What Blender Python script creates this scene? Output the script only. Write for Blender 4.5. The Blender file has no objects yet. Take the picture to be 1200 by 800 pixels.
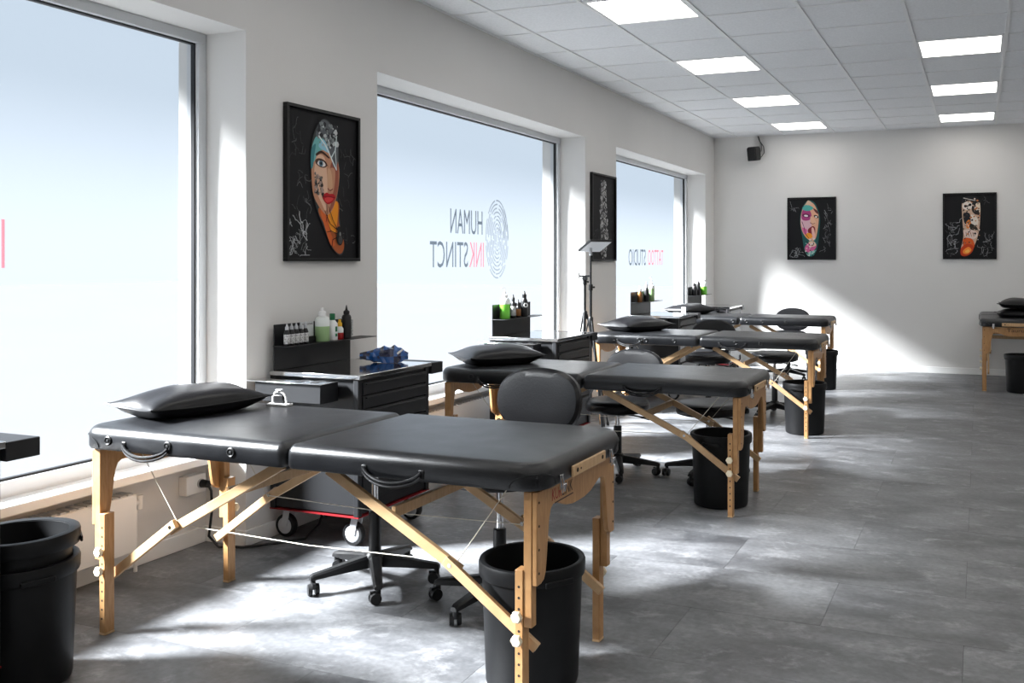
import bpy, bmesh, math, random
from mathutils import Vector, Matrix
random.seed(7)
PI = math.pi
sc = bpy.context.scene
C = sc.collection

# ------------------------------------------------------------------ camera, light, exposure
CAM_X, CAM_Z = 3.252, 1.358
CEIL, BACK, RIGHT, FRONT = 2.971, 12.05, 7.18, -2.715
F_PX, PP_X, PP_Y, YAW = 1103.3, 713.0, 305.4, 0.3755
cam_d = bpy.data.cameras.new('camera'); cam = bpy.data.objects.new('camera', cam_d); C.objects.link(cam)
cam.location = (CAM_X, 0, CAM_Z); cam.rotation_euler = (PI/2, 0, YAW)
cam_d.sensor_width = 36.0; cam_d.lens = F_PX/1200*36
cam_d.shift_x = (600-PP_X)/1200; cam_d.shift_y = -(400-PP_Y)/1200
cam_d.clip_start = 0.05; cam_d.clip_end = 200
sc.camera = cam

world = bpy.data.worlds.new('sky'); sc.world = world; world.use_nodes = True
wb = world.node_tree.nodes['Background']
wb.inputs[0].default_value = (0.74, 0.86, 1.0, 1); wb.inputs[1].default_value = 1.25

sun_d = bpy.data.lights.new('sun', 'SUN'); sun = bpy.data.objects.new('sun', sun_d); C.objects.link(sun)
sun_d.energy = 78.0; sun_d.angle = math.radians(13.0); sun_d.color = (0.96, 0.98, 1.0)
sun.rotation_euler = Vector((1.0, 0.56, -0.80)).to_track_quat('-Z', 'Y').to_euler()
sun.location = (-8, -2, 7)
PANEL_POWER = 6.5
sc.view_settings.view_transform = 'Standard'; sc.view_settings.look = 'None'
sc.view_settings.gamma = 1.0; sc.view_settings.use_curve_mapping = False
sc.view_settings.exposure = 0.0

# ------------------------------------------------------------------ materials
MATS = {}
def mat(name, col=(.5, .5, .5), rough=.5, metal=0.0, spec=.5, bump=0.0, bscale=200, var=0.0, vscale=6.0, trans=0.0, coat=0.0, rvar=0.0):
    if name in MATS: return MATS[name]
    m = bpy.data.materials.new(name); m.use_nodes = True; MATS[name] = m
    nt = m.node_tree; n = nt.nodes; l = nt.links
    b = n['Principled BSDF']
    b.inputs['Base Color'].default_value = (*col, 1)
    b.inputs['Roughness'].default_value = rough; b.inputs['Metallic'].default_value = metal
    b.inputs['Specular IOR Level'].default_value = spec
    b.inputs['Transmission Weight'].default_value = trans
    b.inputs['Coat Weight'].default_value = coat
    tc = n.new('ShaderNodeTexCoord')
    if var > 0:
        t = n.new('ShaderNodeTexNoise'); t.inputs['Scale'].default_value = vscale; t.inputs['Detail'].default_value = 6
        l.new(tc.outputs['Object'], t.inputs['Vector'])
        r = n.new('ShaderNodeValToRGB'); r.color_ramp.elements[0].position = .3; r.color_ramp.elements[1].position = .72
        r.color_ramp.elements[0].color = (*[c*(1-var) for c in col], 1); r.color_ramp.elements[1].color = (*[min(1, c*(1+var)) for c in col], 1)
        l.new(t.outputs['Fac'], r.inputs['Fac']); l.new(r.outputs['Color'], b.inputs['Base Color'])
        if rvar > 0:
            mr = n.new('ShaderNodeMapRange'); mr.inputs['To Min'].default_value = rough-rvar; mr.inputs['To Max'].default_value = rough+rvar
            l.new(t.outputs['Fac'], mr.inputs['Value']); l.new(mr.outputs['Result'], b.inputs['Roughness'])
    if bump > 0:
        t2 = n.new('ShaderNodeTexNoise'); t2.inputs['Scale'].default_value = bscale; t2.inputs['Detail'].default_value = 4
        l.new(tc.outputs['Object'], t2.inputs['Vector'])
        bp = n.new('ShaderNodeBump'); bp.inputs['Strength'].default_value = bump; bp.inputs['Distance'].default_value = .002
        l.new(t2.outputs['Fac'], bp.inputs['Height']); l.new(bp.outputs['Normal'], b.inputs['Normal'])
    return m

def emit(name, col, s):
    m = bpy.data.materials.new(name); m.use_nodes = True; MATS[name] = m
    nt = m.node_tree; nt.nodes.clear()
    e = nt.nodes.new('ShaderNodeEmission'); o = nt.nodes.new('ShaderNodeOutputMaterial')
    e.inputs[0].default_value = (*col, 1); e.inputs[1].default_value = s
    nt.links.new(e.outputs[0], o.inputs[0]); return m

def film(name, tcol, t, scol, gloss=0.0):
    """frosted film: part of the light passes straight, part is scattered"""
    m = bpy.data.materials.new(name); m.use_nodes = True; MATS[name] = m
    nt = m.node_tree; nt.nodes.clear(); L = nt.links.new
    o = nt.nodes.new('ShaderNodeOutputMaterial')
    a = nt.nodes.new('ShaderNodeBsdfTransparent'); a.inputs[0].default_value = (*tcol, 1)
    b = nt.nodes.new('ShaderNodeBsdfTranslucent'); b.inputs[0].default_value = (*scol, 1)
    x = nt.nodes.new('ShaderNodeMixShader'); x.inputs[0].default_value = t
    L(b.outputs[0], x.inputs[1]); L(a.outputs[0], x.inputs[2]); L(x.outputs[0], o.inputs[0])
    return m

def wood(name, c1, c2):
    m = bpy.data.materials.new(name); m.use_nodes = True; MATS[name] = m
    nt = m.node_tree; n = nt.nodes; l = nt.links.new; b = n['Principled BSDF']
    tc = n.new('ShaderNodeTexCoord'); mp = n.new('ShaderNodeMapping'); mp.inputs['Scale'].default_value = (9, 60, 9)
    t = n.new('ShaderNodeTexNoise'); t.inputs['Scale'].default_value = 1.6; t.inputs['Detail'].default_value = 8; t.inputs['Distortion'].default_value = .6
    r = n.new('ShaderNodeValToRGB'); r.color_ramp.elements[0].position = .3; r.color_ramp.elements[1].position = .7
    r.color_ramp.elements[0].color = (*c1, 1); r.color_ramp.elements[1].color = (*c2, 1)
    l(tc.outputs['Object'], mp.inputs['Vector']); l(mp.outputs['Vector'], t.inputs['Vector']); l(t.outputs['Fac'], r.inputs['Fac']); l(r.outputs['Color'], b.inputs['Base Color'])
    b.inputs['Roughness'].default_value = .42
    return m

def floor_mat():
    m = bpy.data.materials.new('concrete_vinyl'); m.use_nodes = True; MATS['floor'] = m
    nt = m.node_tree; n = nt.nodes; l = nt.links.new; b = n['Principled BSDF']
    g = n.new('ShaderNodeNewGeometry'); oi = n.new('ShaderNodeObjectInfo')
    add = n.new('ShaderNodeVectorMath'); add.operation = 'MULTIPLY_ADD'; add.inputs[1].default_value = (1, 1, 1)
    sc_ = n.new('ShaderNodeVectorMath'); sc_.operation = 'SCALE'; sc_.inputs[0].default_value = (31, 17, 5)
    l(oi.outputs['Random'], sc_.inputs['Scale']); l(g.outputs['Position'], add.inputs[0]); l(sc_.outputs['Vector'], add.inputs[2])
    t1 = n.new('ShaderNodeTexNoise'); t1.inputs['Scale'].default_value = 2.2; t1.inputs['Detail'].default_value = 9; t1.inputs['Roughness'].default_value = .62; t1.inputs['Distortion'].default_value = .5
    mp = n.new('ShaderNodeMapping'); mp.inputs['Scale'].default_value = (1, 2.0, 1); l(add.outputs[0], mp.inputs['Vector']); l(mp.outputs[0], t1.inputs['Vector'])
    r = n.new('ShaderNodeValToRGB'); e = r.color_ramp.elements
    e[0].position = .30; e[0].color = (.062, .064, .069, 1); e[1].position = .72; e[1].color = (.215, .22, .23, 1)
    l(t1.outputs['Fac'], r.inputs['Fac'])
    # pale worn cement streaks
    mp2 = n.new('ShaderNodeMapping'); mp2.inputs['Scale'].default_value = (1.5, 2.1, 1); mp2.inputs['Rotation'].default_value = (0, 0, .35); l(add.outputs[0], mp2.inputs['Vector'])
    t2 = n.new('ShaderNodeTexNoise'); t2.inputs['Scale'].default_value = 3.6; t2.inputs['Detail'].default_value = 13; t2.inputs['Roughness'].default_value = .72; t2.inputs['Distortion'].default_value = .25
    l(mp2.outputs[0], t2.inputs['Vector'])
    mr = n.new('ShaderNodeMapRange'); mr.inputs['From Min'].default_value = .535; mr.inputs['From Max'].default_value = .70; mr.inputs['To Min'].default_value = 0; mr.inputs['To Max'].default_value = .72
    l(t2.outputs['Fac'], mr.inputs['Value'])
    mix = n.new('ShaderNodeMixRGB'); mix.inputs[2].default_value = (.34, .345, .355, 1); l(mr.outputs[0], mix.inputs[0]); l(r.outputs[0], mix.inputs[1])
    # fine grain
    t4 = n.new('ShaderNodeTexNoise'); t4.inputs['Scale'].default_value = 45; t4.inputs['Detail'].default_value = 5; l(add.outputs[0], t4.inputs['Vector'])
    mr4 = n.new('ShaderNodeMapRange'); mr4.inputs['From Min'].default_value = .25; mr4.inputs['From Max'].default_value = .75; mr4.inputs['To Min'].default_value = .80; mr4.inputs['To Max'].default_value = 1.20; l(t4.outputs['Fac'], mr4.inputs['Value'])
    mu = n.new('ShaderNodeVectorMath'); mu.operation = 'SCALE'; l(mix.outputs[0], mu.inputs[0]); l(mr4.outputs[0], mu.inputs['Scale'])
    l(mu.outputs[0], b.inputs['Base Color'])
    b.inputs['Roughness'].default_value = .42; b.inputs['Specular IOR Level'].default_value = .45
    mr5 = n.new('ShaderNodeMapRange'); mr5.inputs['To Min'].default_value = .34; mr5.inputs['To Max'].default_value = .52; l(t1.outputs['Fac'], mr5.inputs['Value']); l(mr5.outputs[0], b.inputs['Roughness'])
    bp = n.new('ShaderNodeBump'); bp.inputs['Strength'].default_value = .25; bp.inputs['Distance'].default_value = .002; l(t4.outputs['Fac'], bp.inputs['Height']); l(bp.outputs[0], b.inputs['Normal'])
    return m

def print_mat():
    m = bpy.data.materials.new('print'); m.use_nodes = True; MATS['print'] = m
    nt = m.node_tree; b = nt.nodes['Principled BSDF']
    a = nt.nodes.new('ShaderNodeVertexColor'); a.layer_name = 'ink'
    nt.links.new(a.outputs[0], b.inputs['Base Color']); b.inputs['Roughness'].default_value = .6; b.inputs['Specular IOR Level'].default_value = .15
    return m

M_WALL = mat('wall_paint', (.70, .69, .675), .85, spec=.2, bump=.25, bscale=90, var=.025, vscale=1.3)
M_TRIM = mat('white_gloss_trim', (.80, .80, .79), .4)
M_FRAME = mat('grey_white_frame', (.62, .64, .66), .38)
M_TILE = mat('mineral_ceiling_tile', (.84, .855, .875), .95, spec=.1, bump=.4, bscale=260, var=.05, vscale=70)
M_RAIL = mat('white_rail', (.82, .83, .84), .45)
M_FLOOR = floor_mat()
M_JOINT = mat('dark_joint', (.07, .071, .075), .8)
M_VINYL = mat('black_vinyl', (.0065, .007, .0085), .33, spec=.55, bump=.35, bscale=330, var=.25, vscale=9, rvar=.06)
M_LEATHER = mat('black_soft_leather', (.005, .005, .006), .34, spec=.3, bump=.3, bscale=120)
M_PLASTIC = mat('black_plastic', (.007, .0072, .008), .42, spec=.4, bump=.08, bscale=300)
M_BIN = mat('black_bin_plastic', (.006, .0063, .007), .48, spec=.22, bump=.1, bscale=60, var=.2, vscale=12)
M_BINLIN = mat('bin_inside', (.012, .012, .013), .6)
M_METALBLK = mat('black_powder_coat', (.008, .0085, .010), .45, spec=.4, bump=.12, bscale=500)
M_STEEL = mat('brushed_steel_top', (.62, .62, .62), .10, metal=1.0)
M_CHROME = mat('chrome', (.75, .75, .76), .12, metal=1.0)
M_WOOD = wood('beech', (.37, .185, .070), (.50, .28, .118))
M_WOODL = wood('pale_beech', (.50, .31, .155), (.60, .40, .22))
M_HOLE = mat('hole_dark', (.03, .018, .01), .8)
M_KNOB = mat('cream_knob', (.78, .68, .50), .4)
M_CORD = mat('white_cord', (.75, .70, .60), .7)
M_WHITE = mat('white_plastic', (.80, .80, .80), .35)
M_GREYP = mat('grey_plastic', (.45, .46, .48), .4)
M_RED = mat('red_trim', (.17, .008, .011), .5, spec=.2)
M_BLUE = mat('blue_foil', (.008, .07, .26), .22, spec=.7, bump=.5, bscale=30)
M_BLUED = mat('dark_blue_foil', (.010, .014, .045), .25, spec=.7)
M_GREENL = mat('green_soap', (.16, .55, .05), .3)
M_GREENL2 = mat('pale_green_soap', (.30, .46, .22), .3)
M_BOTTLE = mat('milky_bottle', (.72, .76, .74), .3)
M_INKLAB = mat('ink_label', (.45, .45, .45), .5, var=.75, vscale=160)
M_DGREEN = mat('dark_green_cap', (.01, .14, .05), .4)
M_YELLOW = mat('yellow_cap', (.75, .42, .02), .4)
M_REDL = mat('red_liquid', (.35, .01, .01), .3)
M_AMBER = mat('amber_liquid', (.22, .09, .025), .3)
M_ACRYL = mat('clear_card', (.66, .68, .69), .15)
M_LED = mat('led_diffuser', (.78, .80, .83), .5)
M_TEXTD = mat('dark_lettering', (.05, .025, .02), .6)
M_TEXTR = mat('red_lettering', (.30, .025, .02), .6)
M_PRINT = print_mat()
M_LAMP = emit('light_panel', (1.0, .965, .915), PANEL_POWER)
M_PANE = film('frosted_film', (.97, .99, 1.0), .66, (.052, .0535, .056))
M_FILMD = film('dark_film_letter', (.52, .55, .58), .62, (.05, .055, .06))
M_FILMR = film('red_film_letter', (1.0, .66, .69), .8, (.16, .05, .055))
M_EXTG = mat('pavement', (.068, .070, .073), .9, spec=0.0, var=.03, vscale=.3)
M_EXTW = mat('render_outside', (.6, .6, .58), .9)

# ------------------------------------------------------------------ mesh helpers
class MB:
    def __init__(s): s.v = []; s.f = []; s.T = Matrix.Identity(4)
    def add(s, vs, fs):
        o = len(s.v); s.v += [tuple(s.T @ Vector(v)) for v in vs]; s.f += [tuple(i+o for i in f) for f in fs]; return s
    def box(s, x0, x1, y0, y1, z0, z1):
        return s.add([(x0,y0,z0),(x1,y0,z0),(x1,y1,z0),(x0,y1,z0),(x0,y0,z1),(x1,y0,z1),(x1,y1,z1),(x0,y1,z1)],
                     [(0,3,2,1),(4,5,6,7),(0,1,5,4),(1,2,6,5),(2,3,7,6),(3,0,4,7)])
    def bar(s, p0, p1, w, h, up=(0,0,1)):
        p0, p1 = Vector(p0), Vector(p1); d = (p1-p0).normalized(); u = Vector(up)
        sd = d.cross(u).normalized(); u = sd.cross(d)
        vs = []
        for p in (p0, p1):
            for a, b in ((-1,-1),(1,-1),(1,1),(-1,1)): vs.append(p + sd*a*w/2 + u*b*h/2)
        return s.add(vs, [(0,1,2,3),(7,6,5,4),(0,4,5,1),(1,5,6,2),(2,6,7,3),(3,7,4,0)])
    def cyl(s, p0, p1, r0, r1=None, n=20):
        r1 = r0 if r1 is None else r1
        return s.sweep([Vector(p0), Vector(p1)], [r0, r1], n)
    def sweep(s, path, rads, n=8, caps=True):
        path = [Vector(p) for p in path]
        if not isinstance(rads, (list, tuple)): rads = [rads]*len(path)
        vs, fs = [], []; ref = None
        for i, p in enumerate(path):
            d = (path[min(i+1, len(path)-1)] - path[max(i-1, 0)]).normalized()
            if ref is None: ref = Vector((0,0,1)) if abs(d.z) < .9 else Vector((1,0,0))
            a = d.cross(ref).normalized(); b = a.cross(d).normalized(); ref = b
            for k in range(n):
                t = 2*PI*k/n; vs.append(p + (a*math.cos(t) + b*math.sin(t))*rads[i])
        for i in range(len(path)-1):
            for k in range(n):
                k2 = (k+1) % n; fs.append((i*n+k, i*n+k2, (i+1)*n+k2, (i+1)*n+k))
        if caps: fs += [tuple(range(n))[::-1], tuple((len(path)-1)*n+k for k in range(n))]
        fs = [f[::-1] for f in fs]
        return s.add(vs, fs)
    def lathe(s, prof, c=(0,0,0), n=32, sx=1, sy=1, close=True):
        vs, fs = [], []; m = len(prof)
        for r, z in prof:
            for k in range(n):
                t = 2*PI*k/n; vs.append((c[0]+r*math.cos(t)*sx, c[1]+r*math.sin(t)*sy, c[2]+z))
        for i in range(m-1):
            for k in range(n):
                k2 = (k+1) % n; fs.append((i*n+k, i*n+k2, (i+1)*n+k2, (i+1)*n+k))
        if close: fs += [tuple(range(n))[::-1], tuple((m-1)*n+k for k in range(n))]
        return s.add(vs, fs)
    def prism(s, poly, axis, a, b):
        n = len(poly)
        def P(p, t): return {'x': (t, p[0], p[1]), 'y': (p[0], t, p[1]), 'z': (p[0], p[1], t)}[axis]
        vs = [P(p, a) for p in poly] + [P(p, b) for p in poly]
        fs = [tuple(range(n)), tuple(range(2*n-1, n-1, -1))] + [(i, i+n, (i+1) % n+n, (i+1) % n) for i in range(n)]
        return s.add(vs, fs)
    def build(s, name, m, parent=None, bevel=0.0, smooth=True, seg=2, loc=(0,0,0), fix=True):
        me = bpy.data.meshes.new(name); me.from_pydata(s.v, [], s.f)
        if fix:
            bm = bmesh.new(); bm.from_mesh(me); bmesh.ops.recalc_face_normals(bm, faces=bm.faces); bm.to_mesh(me); bm.free()
        me.update(); me.materials.append(m)
        if smooth:
            me.polygons.foreach_set('use_smooth', [True]*len(me.polygons)); me.set_sharp_from_angle(angle=math.radians(38))
        o = bpy.data.objects.new(name, me); C.objects.link(o); o.location = loc
        if parent is not None: o.parent = parent
        if bevel > 0:
            b = o.modifiers.new('bevel', 'BEVEL'); b.width = bevel; b.segments = seg; b.limit_method = 'ANGLE'; b.angle_limit = math.radians(40)
        return o

def rr(x0, x1, y0, y1, r, n=6):
    """rounded rectangle outline; r = one radius or four (x0y0, x1y0, x1y1, x0y1)"""
    if not isinstance(r, (list, tuple)): r = [r]*4
    out = []
    for (cx, cy, a0), q in zip(((x0,y0,PI),(x1,y0,1.5*PI),(x1,y1,0),(x0,y1,.5*PI)), r):
        q = max(q, .001); ox = cx + (q if cx == x0 else -q); oy = cy + (q if cy == y0 else -q)
        for k in range(n+1):
            a = a0 + .5*PI*k/n; out.append((ox+q*math.cos(a), oy+q*math.sin(a)))
    return out
def slab(mb, x0, x1, y0, y1, r, prof, n=6):
    """stack of inset rounded outlines: prof = [(inset, z)...] bottom to top"""
    rings = []
    r4 = r if isinstance(r, (list, tuple)) else [r]*4
    for ins, z in prof:
        rings.append([(x, y, z) for x, y in rr(x0+ins, x1-ins, y0+ins, y1-ins, [max(q-ins, .001) for q in r4], n)])
    m = len(rings[0]); vs = [p for q in rings for p in q]; fs = []
    for i in range(len(rings)-1):
        for k in range(m):
            k2 = (k+1) % m; fs.append((i*m+k, i*m+k2, (i+1)*m+k2, (i+1)*m+k))
    fs += [tuple(range(m))[::-1], tuple((len(rings)-1)*m+k for k in range(m))]
    return mb.add(vs, fs)

def tag(o, label, cat, group=None):
    o['label'] = label; o['category'] = cat
    if group: o['group'] = group
    return o
def thing(name, label, cat, loc=(0,0,0), rz=0, group=None):
    o = bpy.data.objects.new(name, None); C.objects.link(o); o.empty_display_size = .1
    o.location = loc; o.rotation_euler = (0, 0, rz)
    return tag(o, label, cat, group)
def struct(o):
    o['kind'] = 'structure'; return o
def copy_tree(o, parent=None):
    c = o.copy(); C.objects.link(c); c.parent = parent
    for ch in list(o.children): copy_tree(ch, c)
    return c
def text_mesh(body, name, m, parent, width, height, mtx, depth=.0006, bold=0.0):
    """lettering fitted in width x height, local x right, y up, placed by mtx (lower left corner)"""
    cu = bpy.data.curves.new(name, 'FONT'); cu.body = body; cu.extrude = depth; cu.offset = bold; cu.resolution_u = 3
    t = bpy.data.objects.new(name, cu); C.objects.link(t)
    dg = bpy.context.evaluated_depsgraph_get(); dg.update()
    me = bpy.data.meshes.new_from_object(t.evaluated_get(dg)); bpy.data.objects.remove(t); bpy.data.curves.remove(cu)
    xs = [v.co.x for v in me.vertices]; ys = [v.co.y for v in me.vertices]
    sx = width/(max(xs)-min(xs)); sy = height/(max(ys)-min(ys)); x0, y0 = min(xs), min(ys)
    for v in me.vertices: v.co = mtx @ Vector(((v.co.x-x0)*sx, (v.co.y-y0)*sy, v.co.z))
    me.materials.clear(); me.materials.append(m)
    o = bpy.data.objects.new(name, me); C.objects.link(o)
    if parent is not None: o.parent = parent
    return o
def frame_mtx(o, ax, ay, az):
    return Matrix(((ax[0],ay[0],az[0],o[0]),(ax[1],ay[1],az[1],o[1]),(ax[2],ay[2],az[2],o[2]),(0,0,0,1)))

# ------------------------------------------------------------------ the room
# floor: dark joint bed with vinyl tiles laid on it (long side across the room, running bond)
fb = struct(MB().box(-.30, RIGHT, FRONT, BACK, -.06, -.004).build('floor', M_JOINT, smooth=False))
def floor_tiles():
    cache = {}; g = .0007; row = 0; y = BACK-.5
    rest = MB()
    while y > FRONT-.5:
        x = -.30 - (.5 if row % 2 else 0.0)
        while x < RIGHT:
            x0, x1, y0, y1 = max(x, -.30)+g, min(x+1.0, RIGHT)-g, max(y, FRONT)+g, y+.5-g
            if x1-x0 > .01 and y1-y0 > .01:
                if y > 1.0 and x < 5.2:
                    key = (round(x1-x0, 3), round(y1-y0, 3))
                    if key not in cache:
                        o = MB().box(0, x1-x0, 0, y1-y0, -.004, 0).build('floor_tile', M_FLOOR, fb, smooth=False, fix=False); cache[key] = o
                    else:
                        o = cache[key].copy(); C.objects.link(o)
                    o.location = (x0, y0, 0)
                else: rest.box(x0, x1, y0, y1, -.004, 0)
            x += 1.0
        y -= .5; row += 1
    r = rest.build('floor_tile_field', M_FLOOR, fb, smooth=False, fix=False); r['kind'] = 'stuff'
floor_tiles()

# window openings (y0, y1) in the left wall, niche to the floor, lintel above
WIN = [(.44, 3.54), (4.59, 7.69), (8.45, 11.62)]
HEAD, NICHE, OUT = 2.455, -.245, -.42
def wall_left():
    b = MB(); ys = [FRONT-.2] + [q for w in WIN for q in w] + [BACK+.2]
    for i in range(0, len(ys), 2): b.box(OUT, 0, ys[i], ys[i+1], 0, CEIL+.1)          # piers
    for y0, y1 in WIN:
        b.box(OUT, 0, y0, y1, HEAD, CEIL+.1)                                             # lintels
        b.box(OUT, NICHE, y0, y1, 0, .44)                                                # parapets
    return struct(b.build('wall_left', M_WALL, smooth=False))
wall_left()
struct(MB().box(-.42, RIGHT+.2, BACK, BACK+.2, 0, CEIL+.1).build('wall_back', M_WALL, smooth=False))
struct(MB().box(RIGHT, RIGHT+.2, FRONT-.2, BACK, 0, CEIL+.1).build('wall_right', M_WALL, smooth=False))
struct(MB().box(0, RIGHT, FRONT-.2, FRONT, 0, CEIL+.1).build('wall_front', M_WALL, smooth=False))

def baseboards():
    b = MB(); t, h = .014, .075
    ys = [FRONT] + [q for w in WIN for q in w] + [BACK]
    for i in range(0, len(ys), 2):
        b.box(0, t, ys[i]-(t if i else 0), ys[i+1]+(t if i+2 < len(ys) else 0), 0, h)
    for y0, y1 in WIN:
        b.box(NICHE, NICHE+t, y0+t, y1-t, 0, h); b.box(NICHE, 0, y0, y0+t, 0, h); b.box(NICHE, 0, y1-t, y1, 0, h)
    struct(b.build('baseboard_left', M_TRIM, bevel=.003))
    struct(MB().box(t, RIGHT, BACK-t, BACK, 0, h).build('baseboard_back', M_TRIM, bevel=.003))
    struct(MB().box(RIGHT-t, RIGHT, FRONT, BACK-t, 0, h).build('baseboard_right', M_TRIM, bevel=.003))
baseboards()

def window(i, y0, y1):
    w = struct(MB().box(-.32, NICHE+.004, y0, y1, .44, .505).build('window_%d' % i, M_FRAME, bevel=.004))     # bottom rail
    MB().box(-.32, NICHE+.004, y0, y1, 2.405, HEAD).build('top_rail', M_FRAME, w, bevel=.004)
    for a, b_ in ((y0, y0+.05), (y1-.05, y1)): MB().box(-.32, NICHE+.004, a, b_, .505, 2.405).build('side_rail', M_FRAME, w, bevel=.004)
    bd = MB()
    for a in (0, 1):
        z = .505 if a == 0 else 2.397
        bd.box(-.284, -.262, y0+.05, y1-.05, z, z+.008)
    for a in (y0+.05, y1-.058): bd.box(-.284, -.262, a, a+.008, .513, 2.397)
    bd.build('glazing_bead', M_METALBLK, w, smooth=False)
    p = MB().add([(-.28, y0+.05, .505), (-.28, y1-.05, .505), (-.28, y1-.05, 2.405), (-.28, y0+.05, 2.405)], [(0,1,2,3)]).build('pane', M_PANE, w, smooth=False, fix=False)
    p['label'] = 'frosted glass pane'
    MB().box(NICHE, -.10, y0, y1, .405, .445).build('window_sill', M_TRIM, w, bevel=.006)
    return w
W1, W2, W3 = [window(i+1, *w) for i, w in enumerate(WIN)]

# lettering on the outer side of the panes: reads right from the street, mirrored from inside
XP = -.2825
def street_text(body, y_start, y_end, z0, z1, m, parent, name='window_lettering'):
    t = text_mesh(body, name, m, parent, y_start-y_end, z1-z0, frame_mtx((XP, y_start, z0), (0,-1,0), (0,0,1), (-1,0,0)), depth=.0003)
    return t
street_text('HUMAN', 6.34, 5.87, 1.555, 1.735, M_FILMD, W2)
street_text('INK', 6.36, 6.14, 1.31, 1.497, M_FILMR, W2)
street_text('STINCT', 6.12, 5.60, 1.31, 1.497, M_FILMD, W2)
street_text('TATTOO', 10.76, 10.20, 1.305, 1.487, M_FILMR, W3)
street_text('STUDIO', 10.12, 9.56, 1.305, 1.487, M_FILMD, W3)
street_text('INK', 2.55, 2.33, 1.33, 1.52, M_FILMR, W1)
def fingerprint():
    b = MB(); cy, cz = 6.575, 1.528; rnd = random.Random(3)
    for k in range(9):
        ry, rz = .018+.0205*k, .06+.0305*k
        a = rnd.uniform(0, 1)
        while a < 2*PI+.4:
            da = rnd.uniform(.35, 1.1); n = 8; w = .0115
            pts = [a+da*j/n for j in range(n+1)]
            vs, fs = [], []
            for t in pts:
                for q in (-.5, .5):
                    vs.append((XP, cy+(ry+q*w)*math.cos(t), cz+(rz+q*w)*math.sin(t)))
            for j in range(n): fs.append((2*j, 2*j+1, 2*j+3, 2*j+2))
            b.add(vs, fs); a += da+rnd.uniform(.06, .22)
    b.build('fingerprint_logo', M_FILMD, W2, smooth=False, fix=False)
fingerprint()

# outside: pavement and the deep eave that shades the top of the panes
struct(MB().box(-60, -.42, -40, 60, -.5, -.35).build('pavement_outside', M_EXTG, smooth=False))
struct(MB().box(-1.99, OUT, -12, 24, 3.2, 3.4).build('eave_outside', M_EXTW, smooth=False))

# suspended ceiling
ROWS = [5.40975+.625*k for k in range(-13, 11)]; COLS = [.3049+.625*k for k in range(0, 12)]
cl = struct(MB().box(0, RIGHT, FRONT, BACK, CEIL+.05, CEIL+.1).build('ceiling', M_TILE, smooth=False))
LIGHT_COLS = [1, 4, 7, 10]; LIGHT_ROWS = [k for k in range(len(ROWS)) if (k-13) % 3 == 0]
def ceiling_grid():
    xs = [0]+COLS; ys = [FRONT]+ROWS[1:]+[BACK]
    cache = {}; rest = MB(); g = .010
    for i in range(len(xs)-1):
        for j in range(len(ys)-1):
            x0, x1, y0, y1 = xs[i]+g, xs[i+1]-g, ys[j]+g, ys[j+1]-g
            if i-1 in LIGHT_COLS and j in LIGHT_ROWS: continue
            if y0 > 4.6 and x0 < 4.7:
                key = (round(x1-x0, 3), round(y1-y0, 3))
                if key not in cache:
                    o = MB().box(0, x1-x0, 0, y1-y0, .006, .02).build('ceiling_tile', M_TILE, cl, smooth=False, fix=False); cache[key] = o
                else:
                    o = cache[key].copy(); C.objects.link(o)
                o.location = (x0, y0, CEIL)
            else: rest.box(x0, x1, y0, y1, CEIL+.006, CEIL+.02)
    r = rest.build('ceiling_tile_field', M_TILE, cl, smooth=False, fix=False); r['kind'] = 'stuff'
    for x in COLS[:-1]: MB().box(x-.012, x+.012, FRONT, BACK, CEIL-.003, CEIL+.03).build('main_rail', M_RAIL, cl, smooth=False)
    for y in ys[1:-1]:
        MB().box(0, RIGHT, y-.010, y+.010, CEIL+.001, CEIL+.03).build('cross_rail', M_RAIL, cl, smooth=False)
    MB().box(0, .02, FRONT, BACK, CEIL-.001, CEIL+.03).build('edge_angle', M_RAIL, cl, smooth=False)
    MB().box(0, RIGHT, BACK-.02, BACK, CEIL-.001, CEIL+.03).build('edge_angle', M_RAIL, cl, smooth=False)
ceiling_grid()
def ceiling_lights():
    first = None
    for c in LIGHT_COLS:
        for k in LIGHT_ROWS:
            x, y = COLS[c], ROWS[k]
            if first is None:
                first = thing('ceiling_light', 'square glowing light panel set flush in the tiled ceiling', 'light', (x, y, CEIL), 0, 'ceiling light panels')
                f = MB()
                f.box(.012, .613, .012, .03, .0, .02).box(.012, .613, .595, .613, .0, .02).box(.012, .03, .03, .595, 0, .02).box(.595, .613, .03, .595, 0, .02)
                f.build('frame', M_RAIL, first, smooth=False)
                MB().box(.03, .595, .03, .595, .004, .014).build('diffuser', M_LAMP, first, smooth=False)
            else:
                o = copy_tree(first); o.location = (x, y, CEIL)
ceiling_lights()

# ------------------------------------------------------------------ radiators, outlet
def radiator(y0, y1, label):
    t = thing('radiator', label, 'radiator', (-.18, (y0+y1)/2, .10)); h = (y1-y0)/2
    MB().box(-.045, .045, -h, h, 0, .25).build('panel', M_TRIM, t, bevel=.006)
    g = MB()
    n = int((y1-y0)/.04)
    for k in range(n): g.box(-.038, .038, -h+.02+k*.04, -h+.045+k*.04, .25, .256)
    g.build('top_grille', M_GREYP, t, smooth=False)
    v = MB().cyl((0, h, .2), (0, h+.05, .2), .012).cyl((.0, h+.05, .17), (0, h+.05, .23), .014).build('valve', M_TRIM, t)
    MB().cyl((0, h+.03, .17), (0, h+.03, -.10), .008).build('pipe', M_TRIM, t)
    for s in (-h*.8, h*.8): MB().box(-.065, -.02, s-.015, s+.015, .03, .2).build('bracket', M_TRIM, t)
radiator(.7, 3.04, 'low white panel radiator under the frosted window beside the nested bins')
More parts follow.
